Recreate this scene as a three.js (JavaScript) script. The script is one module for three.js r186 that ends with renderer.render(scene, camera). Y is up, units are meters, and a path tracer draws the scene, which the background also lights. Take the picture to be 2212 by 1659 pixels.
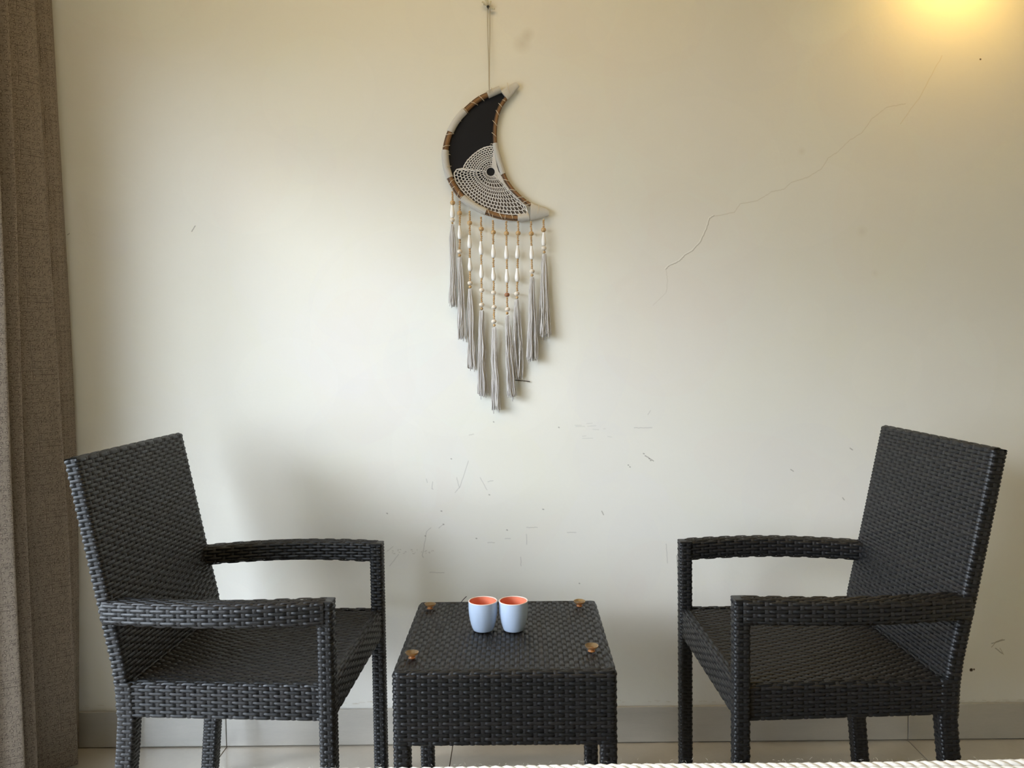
import * as THREE from 'three';
import { mergeGeometries } from 'three/addons/utils/BufferGeometryUtils.js';
import { RoundedBoxGeometry } from 'three/addons/geometries/RoundedBoxGeometry.js';
import { RectAreaLightUniformsLib } from 'three/addons/lights/RectAreaLightUniformsLib.js';

// ------------------------------------------------------------------ camera, sky, sun, exposure
const FOCAL = 1736.92, W = 2212, H = 1659;
const scene = new THREE.Scene();
const camera = new THREE.PerspectiveCamera(2 * Math.atan(H / 2 / FOCAL) * 180 / Math.PI, W / H, 0.02, 60);
const EYE = new THREE.Vector3(0, 1.1058, 2.2042);
const VIEW = (() => {                                   // world -> camera: roll * pitch * yaw
  const p = 0.0457, y = 0.0063, r = -0.0128, m = (...a) => new THREE.Matrix4().set(...a);
  const Ry = m(Math.cos(y), 0, -Math.sin(y), 0, 0, 1, 0, 0, Math.sin(y), 0, Math.cos(y), 0, 0, 0, 0, 1);
  const Rx = m(1, 0, 0, 0, 0, Math.cos(p), -Math.sin(p), 0, 0, Math.sin(p), Math.cos(p), 0, 0, 0, 0, 1);
  const Rz = m(Math.cos(r), Math.sin(r), 0, 0, -Math.sin(r), Math.cos(r), 0, 0, 0, 0, 1, 0, 0, 0, 0, 1);
  return Rz.multiply(Rx).multiply(Ry);
})();
camera.position.copy(EYE);
camera.quaternion.setFromRotationMatrix(VIEW.clone().transpose());
camera.updateMatrixWorld();
scene.add(camera);

const renderer = new THREE.WebGLRenderer({ antialias: true });
renderer.toneMapping = THREE.LinearToneMapping;
renderer.toneMappingExposure = 1.12;
renderer.shadowMap.enabled = true;
RectAreaLightUniformsLib.init();

const K = { sky: 1.0, sun: 1.0, ceiling: 1.0, wall: 1.0 };
scene.background = new THREE.Color().setRGB(5.05 * K.sky, 5.75 * K.sky, 6.6 * K.sky);      // bright overcast sky outside the balcony door
const sun = new THREE.DirectionalLight(new THREE.Color().setRGB(0.92, 1.0, 1.10), 1.85 * K.sun);   // low sun through thin cloud
sun.position.set(-1.7 * 4, 0.62 * 4, 1.0 * 4);
sun.target.position.set(0, 0, 0);
sun.castShadow = true; sun.shadow.radius = 34;
Object.assign(sun.shadow.camera, { left: -4, right: 4, top: 4, bottom: -4, near: 0.1, far: 20 });
sun.shadow.mapSize.set(2048, 2048);
scene.add(sun, sun.target);

const LAMP = { ceiling: 19 * K.ceiling, wall: 0.40 * K.wall };

// ------------------------------------------------------------------ helpers
let seed = 7;
const rnd = () => { seed = (seed * 1664525 + 1013904223) >>> 0; return seed / 4294967296; };
const rr = (a, b) => a + (b - a) * rnd();
const V = (x, y, z) => new THREE.Vector3(x, y, z);
const used = {};
function numbered(n) { const k = used[n] = (used[n] ?? -1) + 1; return k ? n + '_' + String(k).padStart(3, '0') : n; }
function shade(o) { o.traverse((m) => { if (m.isMesh) { m.castShadow = true; m.receiveShadow = true; } }); return o; }
function part(name, geo, mat, parent, kind) {
  const m = new THREE.Mesh(geo, mat); m.name = name; m.castShadow = m.receiveShadow = true;
  if (kind) m.userData.kind = kind;
  parent.add(m); return m;
}
function tag(o, label, category, group) { o.userData.label = label; o.userData.category = category; if (group) o.userData.group = group; return o; }
function thing(name, label, category, pos = [0, 0, 0], turn = 0, group) {
  const g = new THREE.Group(); g.name = numbered(name); g.position.set(...pos); g.rotation.y = turn; scene.add(g);
  return tag(g, label, category, group);
}
function struct(name, geo, mat) { const m = part(name, geo, mat, scene, 'structure'); return m; }
const box = (w, h, d, x, y, z) => { const g = new THREE.BoxGeometry(w, h, d); g.translate(x, y, z); return g; };
const rbox = (w, h, d, x, y, z, r = 0.004, s = 2) => { const g = new RoundedBoxGeometry(w, h, d, s, r); g.translate(x, y, z); return g; };
// a measured pixel of the photograph turned into the point where it lies on the plane z
function onPlane(px, py, z) {
  const d = V((px - W / 2) / FOCAL, -(py - H / 2) / FOCAL, -1).applyQuaternion(camera.quaternion);
  return EYE.clone().addScaledVector(d, (z - EYE.z) / d.z);
}
// polyline tube with per-point radius; ref is any direction not along the line
function tube(pts, r, sides = 6, closed = false, ref = V(0, 0, 1), ell = 1) {
  const n = pts.length, pos = [], idx = [], uv = [], N = closed ? n + 1 : n; let len = 0;
  for (let i = 0; i < N; i++) {
    const p = pts[i % n], a = closed ? pts[(i - 1 + n) % n] : pts[Math.max(0, i - 1)], b = closed ? pts[(i + 1) % n] : pts[Math.min(n - 1, i + 1)];
    const t = b.clone().sub(a).normalize(), s = V().crossVectors(t, ref).normalize(), u = V().crossVectors(s, t), R = typeof r === 'function' ? r(i / (N - 1)) : r;
    if (i) len += p.distanceTo(pts[(i - 1) % n]);
    for (let k = 0; k <= sides; k++) {
      const q = k / sides * Math.PI * 2, c = Math.cos(q) * R, e = Math.sin(q) * R * ell;
      pos.push(p.x + s.x * c + u.x * e, p.y + s.y * c + u.y * e, p.z + s.z * c + u.z * e); uv.push(len, k / sides);
    }
  }
  const w = sides + 1;
  for (let i = 0; i < N - 1; i++) for (let k = 0; k < sides; k++) { const a = i * w + k; idx.push(a, a + 1, a + w, a + 1, a + w + 1, a + w); }
  if (!closed) for (const [e, f] of [[0, 1], [N - 1, 0]]) for (let k = 1; k < sides - 1; k++) f ? idx.push(e * w, e * w + k + 1, e * w + k) : idx.push(e * w, e * w + k, e * w + k + 1);
  const g = new THREE.BufferGeometry();
  g.setAttribute('position', new THREE.Float32BufferAttribute(pos, 3)); g.setAttribute('uv', new THREE.Float32BufferAttribute(uv, 2)); g.setIndex(idx); g.computeVertexNormals();
  return g;
}
const spline = (pts, n, closed = false) => new THREE.CatmullRomCurve3(pts, closed, 'centripetal').getSpacedPoints(n);
const lathe = (pr, seg = 40) => new THREE.LatheGeometry(pr.map(([r, y]) => new THREE.Vector2(r, y)), seg);
function canvas(w, h, draw, srgb = true) {
  const c = document.createElement('canvas'); c.width = w; c.height = h; draw(c.getContext('2d'), w, h);
  const t = new THREE.CanvasTexture(c); if (srgb) t.colorSpace = THREE.SRGBColorSpace; t.wrapS = t.wrapT = THREE.RepeatWrapping; return t;
}
function noiseTex(n, octaves, lo, hi, sx = 1, sy = 1) {         // tileable grey value noise
  const d = new Float32Array(n * n);
  for (const [f, amp] of octaves) {
    const fx = Math.max(1, Math.round(f * sx)), fy = Math.max(1, Math.round(f * sy)), g = Array.from({ length: fx * fy }, rnd), S = (t) => t * t * (3 - 2 * t);
    for (let y = 0; y < n; y++) for (let x = 0; x < n; x++) {
      const X = x / n * fx, Y = y / n * fy, i = Math.floor(X), j = Math.floor(Y), a = S(X - i), b = S(Y - j), G = (p, q) => g[(q % fy) * fx + p % fx];
      d[y * n + x] += amp * ((G(i, j) * (1 - a) + G(i + 1, j) * a) * (1 - b) + (G(i, j + 1) * (1 - a) + G(i + 1, j + 1) * a) * b);
    }
  }
  const out = new Uint8Array(n * n * 4), tot = octaves.reduce((s, o) => s + o[1], 0);
  for (let i = 0; i < n * n; i++) { const v = Math.round(255 * (lo + (hi - lo) * d[i] / tot)); out.set([v, v, v, 255], i * 4); }
  const t = new THREE.DataTexture(out, n, n); t.wrapS = t.wrapT = THREE.RepeatWrapping; t.magFilter = THREE.LinearFilter; t.minFilter = THREE.LinearFilter; t.needsUpdate = true; return t;
}
const std = (o) => new THREE.MeshStandardMaterial(o), phy = (o) => new THREE.MeshPhysicalMaterial(o);
const lin = (r, g, b) => new THREE.Color().setRGB(r, g, b);

// ------------------------------------------------------------------ the room
const ROOM = { x0: -1.31, x1: 2.3, z1: 3.4, y1: 2.7 };
// painted plaster with hairline cracks, scuffs and pencil-like scratches, as the photograph shows them
const WM = { x0: -1.45, y0: -0.1, w: 3.0, h: 2.25 };
const wallMap = canvas(2048, 1536, (g, w, h) => {
  g.fillStyle = 'rgb(229,227,218)'; g.fillRect(0, 0, w, h);
  for (let i = 0; i < 260; i++) { g.globalAlpha = rr(0.01, 0.03); g.fillStyle = rnd() < 0.5 ? '#d8cdb8' : '#f2f4f2'; const R = rr(30, 190); g.beginPath(); g.ellipse(rr(0, w), rr(0, h), R, R * rr(0.3, 1), rr(0, 3), 0, 7); g.fill(); }
  g.globalAlpha = 1; g.lineCap = 'round'; g.lineJoin = 'round';
  const P = (px, py) => { const q = onPlane(px, py, 0); return [(q.x - WM.x0) / WM.w * w, (1 - (q.y - WM.y0) / WM.h) * h]; };
  const stroke = (pts, col, width, a = 1, jit = 0) => {
    g.strokeStyle = col; g.globalAlpha = a; g.lineWidth = width; g.beginPath();
    pts.forEach(([x, y], i) => {
      const [X, Y] = P(x, y);
      if (i && jit) { const [x0, y0] = P(...pts[i - 1]); for (let k = 1; k < 8; k++) g.lineTo(x0 + (X - x0) * k / 8 + rr(-jit, jit), y0 + (Y - y0) * k / 8 + rr(-jit, jit)); }
      i ? g.lineTo(X, Y) : g.moveTo(X, Y);
    });
    g.stroke(); g.globalAlpha = 1;
  };
  const z = (a, ox, oy, s) => a.map(([x, y]) => [ox + x / s, oy + y / s]);
  // long crack climbing to the upper right
  const c1 = z([[2030, 140], [1900, 165], [1800, 240], [1730, 340], [1640, 395], [1560, 475], [1500, 510], [1450, 590], [1350, 650], [1240, 685], [1190, 730], [1100, 750], [1010, 808], [890, 830], [850, 890], [710, 915]], 1320, 180, 3.19);
  const c2 = z([[710, 912], [680, 930], [660, 1000], [615, 1095], [560, 1155], [515, 1180], [470, 1225], [400, 1258], [378, 1280]], 1320, 180, 3.19);
  const c3 = z([[378, 1280], [390, 1360], [380, 1440], [290, 1530]], 1320, 180, 3.19);
  stroke(c1, '#8d7a5c', 0.9, 0.3, 0.7); stroke(c2, '#6f6654', 1.2, 0.5, 0.5); stroke(c2.map(([x, y]) => [x - 2, y - 1]), '#fbfaf5', 1.2, 0.8); stroke(c3, '#9a907e', 0.8, 0.3, 0.6);
  stroke([[1945, 268], [1990, 205], [2035, 120]], '#a8884e', 0.8, 0.35, 0.7);
  const M = (a) => z(a, 800, 860, 3.352);
  for (const a of [[[710, 455], [648, 645], [612, 684]], [[626, 575], [645, 650]], [[795, 575], [845, 665]], [[405, 585], [412, 612]], [[452, 605], [446, 655], [455, 660]], [[530, 915], [495, 940]], [[440, 938], [408, 965], [400, 1010], [388, 1080], [376, 1140], [385, 1155]], [[120, 1110], [165, 1075]], [[140, 1215], [205, 1130]], [[2142, 1055], [2152, 1195]], [[2030, 90], [2010, 120]], [[1088, 1150], [1092, 1215]], [[715, 268], [748, 262]], [[850, 605], [890, 598]], [[850, 1046], [900, 1046]], [[1130, 936], [1210, 937]], [[1425, 972], [1490, 972]], [[975, 1018], [1015, 1016]], [[430, 1262], [535, 1264]], [[1910, 215], [2040, 214]], [[1130, 985], [1132, 1060]]]) stroke(M(a), '#7d7b74', 0.9, 0.42, 0.5);
  for (const [x, y, r] of [[862, 700, 3], [1252, 805, 4], [768, 1016, 3], [515, 818, 3], [1980, 402, 3], [1992, 418, 2], [2020, 438, 2], [2030, 452, 2], [1868, 485, 2], [1880, 498, 2], [1365, 212, 2], [893, 172, 2], [122, 835, 3], [586, 440, 2], [1514, 1342, 2], [990, 955, 3], [398, 998, 2], [530, 914, 3]]) stroke(M([[x - r, y - 1], [x + r, y + 1]]), '#55524b', 1.7, 0.55);
  for (let k = 0; k < 26; k++) stroke(M([[rr(150, 470), 1095 + rr(0, 34)]].map(([x, y]) => [[x, y], [x + rr(2, 9), y + rr(-2, 3)]])[0]), '#7a7364', 0.9, 0.42);
  for (let k = 0; k < 9; k++) { const x = rr(1480, 1750), y = rr(180, 300); stroke(M([[x, y], [x + rr(10, 90), y + rr(-5, 5)]]), '#b3b2ad', 0.9, 0.5); }
  // other scuffs: left of the hanging, right of the right chair, drill holes
  for (const [x0, y0, x1, y1] of [[414, 500, 422, 488], [146, 507, 150, 504], [1462, 1200, 1466, 1262], [1820, 1075, 1824, 1080], [1708, 1014, 1714, 1018], [1836, 968, 1842, 972], [2020, 1160, 2026, 1166], [1300, 1104, 1304, 1112], [1396, 986, 1412, 996], [2142, 1390, 2170, 1382], [2150, 1400, 2165, 1412]]) stroke([[x0, y0], [x1, y1]], '#5f5a50', 1.2, 0.6, 0.4);
  stroke([[2142, 1398], [2152, 1386], [2166, 1381]], '#8d7d66', 1.2, 0.6); stroke([[2160, 1400], [2168, 1414]], '#8d7d66', 1, 0.6);
  for (const [x, y, r] of [[2118, 128, 1.6], [2098, 1447, 3.2], [2104, 1446, 1.8]]) { const [X, Y] = P(x, y); g.fillStyle = '#3a2c1d'; g.beginPath(); g.arc(X, Y, r * 0.9, 0, 7); g.fill(); }
  // soft brown smudge right of the hanging cord, faint round marks
  for (const [x, y, R, a] of [[1128, 95, 20, 0.05], [1140, 75, 15, 0.05], [1732, 327, 9, 0.025], [1862, 500, 12, 0.025], [1890, 590, 9, 0.02]]) { const [X, Y] = P(x, y), gr = g.createRadialGradient(X, Y, 0, X, Y, R); gr.addColorStop(0, `rgba(110,80,40,${a * 2.5})`); gr.addColorStop(1, 'rgba(110,80,40,0)'); g.fillStyle = gr; g.beginPath(); g.arc(X, Y, R, 0, 7); g.fill(); }
  // grubby paint line above the skirting
  for (let i = 0; i < 160; i++) { const px = rr(150, 2200), py = 1518 + rr(-7, 0) + (px < 900 ? 14 - px * 0.012 : 0); stroke([[px, py], [px + rr(2, 14), py + rr(-1, 1)]], '#a8997c', 1.2, 0.25); }
});
wallMap.wrapS = wallMap.wrapT = THREE.ClampToEdgeWrapping;
const plasterBump = noiseTex(256, [[6, 1], [18, 0.8], [50, 0.6], [110, 0.35]], 0, 1);
const wallBackMat = std({ map: wallMap, roughness: 0.62, bumpMap: plasterBump, bumpScale: 0.0005 });
const paint = std({ color: lin(0.72, 0.64, 0.47), roughness: 0.8 });
const paint2 = std({ color: lin(0.76, 0.70, 0.54), roughness: 0.85 });
{
  const g = box(ROOM.x1 - ROOM.x0 + 0.4, ROOM.y1 + 0.2, 0.2, (ROOM.x0 + ROOM.x1) / 2, ROOM.y1 / 2, -0.1), p = g.attributes.position, uv = g.attributes.uv;
  for (let i = 0; i < p.count; i++) uv.setXY(i, (p.getX(i) - WM.x0) / WM.w, (p.getY(i) - WM.y0) / WM.h);
  struct('wall_back', g, wallBackMat);
  plasterBump.repeat.set(8, 6);
}
struct('wall_right', box(0.2, ROOM.y1, ROOM.z1 + 0.2, ROOM.x1 + 0.1, ROOM.y1 / 2, ROOM.z1 / 2), paint);
struct('wall_front', box(ROOM.x1 - ROOM.x0 + 0.4, ROOM.y1, 0.2, (ROOM.x0 + ROOM.x1) / 2, ROOM.y1 / 2, ROOM.z1 + 0.1), paint);
struct('ceiling', box(ROOM.x1 - ROOM.x0 + 0.4, 0.2, ROOM.z1 + 0.4, (ROOM.x0 + ROOM.x1) / 2, ROOM.y1 + 0.1, ROOM.z1 / 2), paint2);
const DOOR = { z0: 0.30, z1: 2.6, y0: 0.04, y1: 1.86 };
{
  const s = new THREE.Shape(); s.moveTo(-0.2, 0); s.lineTo(ROOM.z1 + 0.2, 0); s.lineTo(ROOM.z1 + 0.2, ROOM.y1); s.lineTo(-0.2, ROOM.y1);
  const q = new THREE.Path(); q.moveTo(DOOR.z0, DOOR.y0); q.lineTo(DOOR.z0, DOOR.y1); q.lineTo(DOOR.z1, DOOR.y1); q.lineTo(DOOR.z1, DOOR.y0); s.holes.push(q);
  const g = new THREE.ExtrudeGeometry(s, { depth: 0.10, bevelEnabled: false }); g.rotateY(-Math.PI / 2); g.translate(ROOM.x0, 0, 0);
  struct('wall_left', g, paint);
  const m = std({ color: lin(0.03, 0.03, 0.032), roughness: 0.4, metalness: 0.6 }), x = ROOM.x0 - 0.05, dz = DOOR.z1 - DOOR.z0, dy = DOOR.y1 - DOOR.y0, zc = (DOOR.z0 + DOOR.z1) / 2, yc = (DOOR.y0 + DOOR.y1) / 2;
  const f = struct('window_1', mergeGeometries([rbox(0.04, dy, 0.04, x, yc, DOOR.z0 + 0.02), rbox(0.04, dy, 0.04, x, yc, DOOR.z1 - 0.02), rbox(0.04, 0.04, dz - 0.08, x, DOOR.y1 - 0.02, zc), rbox(0.04, 0.05, dz - 0.08, x, DOOR.y0 + 0.025, zc)]), m);
  part('window_pane', box(0.006, dy - 0.09, dz - 0.08, x, yc + 0.005, zc), phy({ color: 0xffffff, transmission: 1, thickness: 0, roughness: 0, ior: 1.5 }), f);
}
// unseen slab and terrain added outside the door to limit light from below
struct('added_balcony_floor', box(1.5, 0.14, 4.2, ROOM.x0 - 0.10 - 0.75, -0.09, 1.4), std({ color: lin(0.26, 0.24, 0.21), roughness: 0.8 }));
struct('added_ground', box(50, 0.2, 50, -27.2, -3.4, 0), std({ color: lin(0.07, 0.085, 0.05), roughness: 1 }));
// floor: cream vitrified tiles with thin grey joints, each tile a piece
const TILE = 0.6327, JOINT = 0.0022;
const stone = noiseTex(256, [[4, 1], [11, 0.8], [40, 0.5], [120, 0.5]], 0.80, 1.0);
const tileMats = [0, 1, 2].map((k) => phy({ color: lin(0.60 - 0.012 * k, 0.545 - 0.01 * k, 0.455 - 0.008 * k), map: stone, roughness: 0.3, clearcoat: 1, clearcoatRoughness: 0.02, ior: 1.8 }));
{
  const grout = std({ color: lin(0.14, 0.12, 0.10), roughness: 0.9 });
  const fl = struct('floor', box(ROOM.x1 - ROOM.x0 + 0.4, 0.2, ROOM.z1 + 0.4, (ROOM.x0 + ROOM.x1) / 2, -0.1035, ROOM.z1 / 2), grout);
  const base = rbox(TILE - JOINT, 0.008, TILE - JOINT, 0, 0, 0, 0.001, 1); let k = 0;
  for (let i = -2; i < 4; i++) for (let j = 0; j < 6; j++) {
    const x0 = Math.max(-0.1913 + i * TILE, ROOM.x0 - 0.01), x1 = Math.min(-0.1913 + (i + 1) * TILE, ROOM.x1), z0 = j * TILE, z1 = Math.min((j + 1) * TILE, ROOM.z1);
    if (x1 - x0 < 0.02 || z1 - z0 < 0.02) continue;
    const whole = x1 - x0 > TILE - 0.001 && z1 - z0 > TILE - 0.001, g = whole ? base : rbox(x1 - x0 - JOINT, 0.008, z1 - z0 - JOINT, 0, 0, 0, 0.001, 1);
    const t = part('floor_tile', g, tileMats[(k++ * 7 + i) % 3 < 0 ? 0 : (k * 7 + i + 9) % 3], fl); t.position.set((x0 + x1) / 2, -0.004, (z0 + z1) / 2 + 0.0015);
  }
}
// skirting of the same tile along the back wall, each length a piece
{
  const sk = struct('baseboard_back', box(ROOM.x1 - ROOM.x0, 0.1, 0.004, (ROOM.x0 + ROOM.x1) / 2, 0.051, 0.002), std({ color: lin(0.2, 0.18, 0.15), roughness: 0.9 }));
  const m = [0, 1].map((k) => phy({ color: lin(0.50 + 0.02 * k, 0.475 + 0.015 * k, 0.42 + 0.015 * k), map: stone, roughness: 0.3, clearcoat: 1, clearcoatRoughness: 0.02, ior: 1.8 }));
  for (let i = -2; i < 4; i++) {
    const x0 = Math.max(-0.1913 + i * TILE, ROOM.x0), x1 = Math.min(-0.1913 + (i + 1) * TILE, ROOM.x1);
    part('skirting_tile', rbox(x1 - x0 - 0.0014, 0.1, 0.009, (x0 + x1) / 2, 0.0525, 0.0065, 0.0015, 1), m[(i + 2) % 2], sk);
  }
}

// ------------------------------------------------------------------ weave
const streak = noiseTex(64, [[8, 1], [22, 0.7]], 0, 1, 0.25, 1);
const ratMats = [[0.0074, 0.0076, 0.0082], [0.0098, 0.0092, 0.0096], [0.0062, 0.0066, 0.0074], [0.0115, 0.0102, 0.0102]].map((c, i) => phy({ color: lin(...c), roughness: 0.38 + 0.03 * (i % 2), bumpMap: streak, bumpScale: 0.00035, specularIntensity: 0.8 }));
const ratStake = std({ color: lin(0.012, 0.0112, 0.0116), roughness: 0.5 }), ratCore = std({ color: lin(0.006, 0.006, 0.0065), roughness: 0.8 });
// S(u, v) -> point on a surface, u along the strands, v across them, both 0..1
function normalAt(S, u, v) {
  const e = 1e-3, a = S(u + e, v).sub(S(u - e, v)), b = S(u, Math.min(1, v + e)).sub(S(u, Math.max(0, v - e)));
  return a.cross(b).normalize();
}
const ACROSS = [-1, -0.62, 0, 0.62, 1];
function strand(S, flip, v, dv, nP, phase, o, wob) {
  const N = nP * o.seg, pos = [], uv = [], idx = [], w = ACROSS.length;
  for (let i = 0; i <= N; i++) {
    const u = i / N, c = Math.cos(Math.PI * nP * u) * phase, s = Math.tanh((c + 0.62) * 3.1), n = normalAt(S, u, v).multiplyScalar(flip), h = o.A * s;
    const width = dv * (s > 0 ? 1 : 0.94), vv = v + wob * dv * Math.sin(u * 9 + wob * 40);
    for (const t of ACROSS) { const p = S(u, vv + t * width).addScaledVector(n, h + o.th * (1 - t * t) - o.th * 0.5); pos.push(p.x, p.y, p.z); uv.push(u * nP * 2, t * 0.5 + 0.5); }
  }
  for (let i = 0; i < N; i++) for (let k = 0; k < w - 1; k++) { const a = i * w + k; flip > 0 ? idx.push(a, a + w, a + 1, a + 1, a + w, a + w + 1) : idx.push(a, a + 1, a + w, a + 1, a + w + 1, a + w); }
  const g = new THREE.BufferGeometry();
  g.setAttribute('position', new THREE.Float32BufferAttribute(pos, 3)); g.setAttribute('uv', new THREE.Float32BufferAttribute(uv, 2)); g.setIndex(idx); g.computeVertexNormals(); return g;
}
function stakeGeo(S, flip, u, du, rows, k, o) {
  const M = rows * 2, pos = [], uv = [], idx = [];
  for (let i = 0; i <= M; i++) {
    const v = i / M, n = normalAt(S, u, v).multiplyScalar(flip), h = -o.A * 0.3 * Math.cos(Math.PI * (v * rows - 0.5)) * (k % 2 ? -1 : 1);
    for (const t of [-1, 0, 1]) { const p = S(u + t * du, v).addScaledVector(n, h + o.th * 0.6 * (1 - t * t) - o.A * 0.35); pos.push(p.x, p.y, p.z); uv.push(v * rows, t * 0.5 + 0.5); }
  }
  for (let i = 0; i < M; i++) for (let q = 0; q < 2; q++) { const a = i * 3 + q; flip > 0 ? idx.push(a, a + 1, a + 3, a + 1, a + 4, a + 3) : idx.push(a, a + 3, a + 1, a + 1, a + 3, a + 4); }
  const g = new THREE.BufferGeometry();
  g.setAttribute('position', new THREE.Float32BufferAttribute(pos, 3)); g.setAttribute('uv', new THREE.Float32BufferAttribute(uv, 2)); g.setIndex(idx); g.computeVertexNormals(); return g;
}
function grid(S, flip, nu, nv, off) {
  const pos = [], uv = [], idx = [];
  for (let j = 0; j <= nv; j++) for (let i = 0; i <= nu; i++) { const p = S(i / nu, j / nv).addScaledVector(normalAt(S, i / nu, j / nv), flip * off); pos.push(p.x, p.y, p.z); uv.push(i / nu, j / nv); }
  for (let j = 0; j < nv; j++) for (let i = 0; i < nu; i++) { const a = j * (nu + 1) + i; flip > 0 ? idx.push(a, a + 1, a + nu + 1, a + 1, a + nu + 2, a + nu + 1) : idx.push(a, a + nu + 1, a + 1, a + 1, a + nu + 1, a + nu + 2); }
  const g = new THREE.BufferGeometry();
  g.setAttribute('position', new THREE.Float32BufferAttribute(pos, 3)); g.setAttribute('uv', new THREE.Float32BufferAttribute(uv, 2)); g.setIndex(idx); g.computeVertexNormals(); return g;
}
let tone = 0;
// weaves the surface: a core, stakes across and strands along; as single meshes, or joined
function weave(name, parent, S, o) {
  o = { A: 0.0020, th: 0.0020, seg: 6, flip: 1, stakeW: 0.0042, joined: false, sharp: 0.49, ...o };
  const core = part(name, o.core ? mergeGeometries([grid(S, o.flip, o.cu ?? 48, o.cv ?? 12, -o.A - 0.0016), o.core]) : grid(S, o.flip, o.cu ?? 48, o.cv ?? 12, -o.A - 0.0016), ratCore, parent);
  const dv = o.sharp / o.rows, strands = [], stakes = [];
  for (let j = 0; j < o.rows; j++) strands.push(strand(S, o.flip, (j + 0.5) / o.rows, dv, o.pitches, j % 2 ? -1 : 1, o, rr(-0.06, 0.06)));
  const du = o.stakeW / o.lenU;
  for (let k = 0; k < o.pitches + (o.closed ? 0 : 1); k++) stakes.push(stakeGeo(S, o.flip, Math.min(1 - du, Math.max(o.closed ? -1 : du, k / o.pitches)), du, o.rows, k, o));
  if (o.joined) { part('woven_strands', mergeGeometries(strands), ratMats[tone++ % 3], core, 'stuff'); part('weave_stakes', mergeGeometries(stakes), ratStake, core, 'stuff'); } else {
    strands.forEach((g) => part('strand', g, ratMats[Math.floor(rnd() * 3.4)], core)); stakes.forEach((g) => part('stake', g, ratStake, core));
  }
  return core;
}
// rounded-rectangle loop, hx by hz, corner radius r; t 0..1 anticlockwise seen from +y
function loopPoint(t, hx, hz, r) {
  const a = 2 * (hx - r), b = 2 * (hz - r), q = Math.PI * r / 2, L = 2 * (a + b) + 4 * q; let s = ((t % 1 + 1) % 1) * L;
  const seg = [[b, (k) => [hx, -(-hz + r + k)]], [q, (k) => [hx - r + r * Math.cos(k / r), -(hz - r + r * Math.sin(k / r))]], [a, (k) => [hx - r - k, -hz]], [q, (k) => [-hx + r - r * Math.sin(k / r), -(hz - r + r * Math.cos(k / r))]], [b, (k) => [-hx, -(hz - r - k)]], [q, (k) => [-hx + r - r * Math.cos(k / r), hz - r + r * Math.sin(k / r)]], [a, (k) => [-hx + r + k, hz]], [q, (k) => [hx - r + r * Math.sin(k / r), hz - r + r * Math.cos(k / r)]]];
  for (const [l, f] of seg) { if (s <= l) return f(s); s -= l; }
  return seg[0][1](0);
}
const perim = (hx, hz, r) => 4 * (hx + hz - 2 * r) + 2 * Math.PI * r;
const even = (x) => Math.max(4, 2 * Math.round(x / 2));
const lerp = (a, b, t) => a + (b - a) * t;
function along(table, y) {                                     // piecewise linear with smooth knees
  for (let i = 1; i < table.length; i++) if (y <= table[i][0] || i === table.length - 1) { const t = Math.min(1, Math.max(0, (y - table[i - 1][0]) / (table[i][0] - table[i - 1][0]))); return lerp(table[i - 1][1], table[i][1], t); }
}

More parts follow.
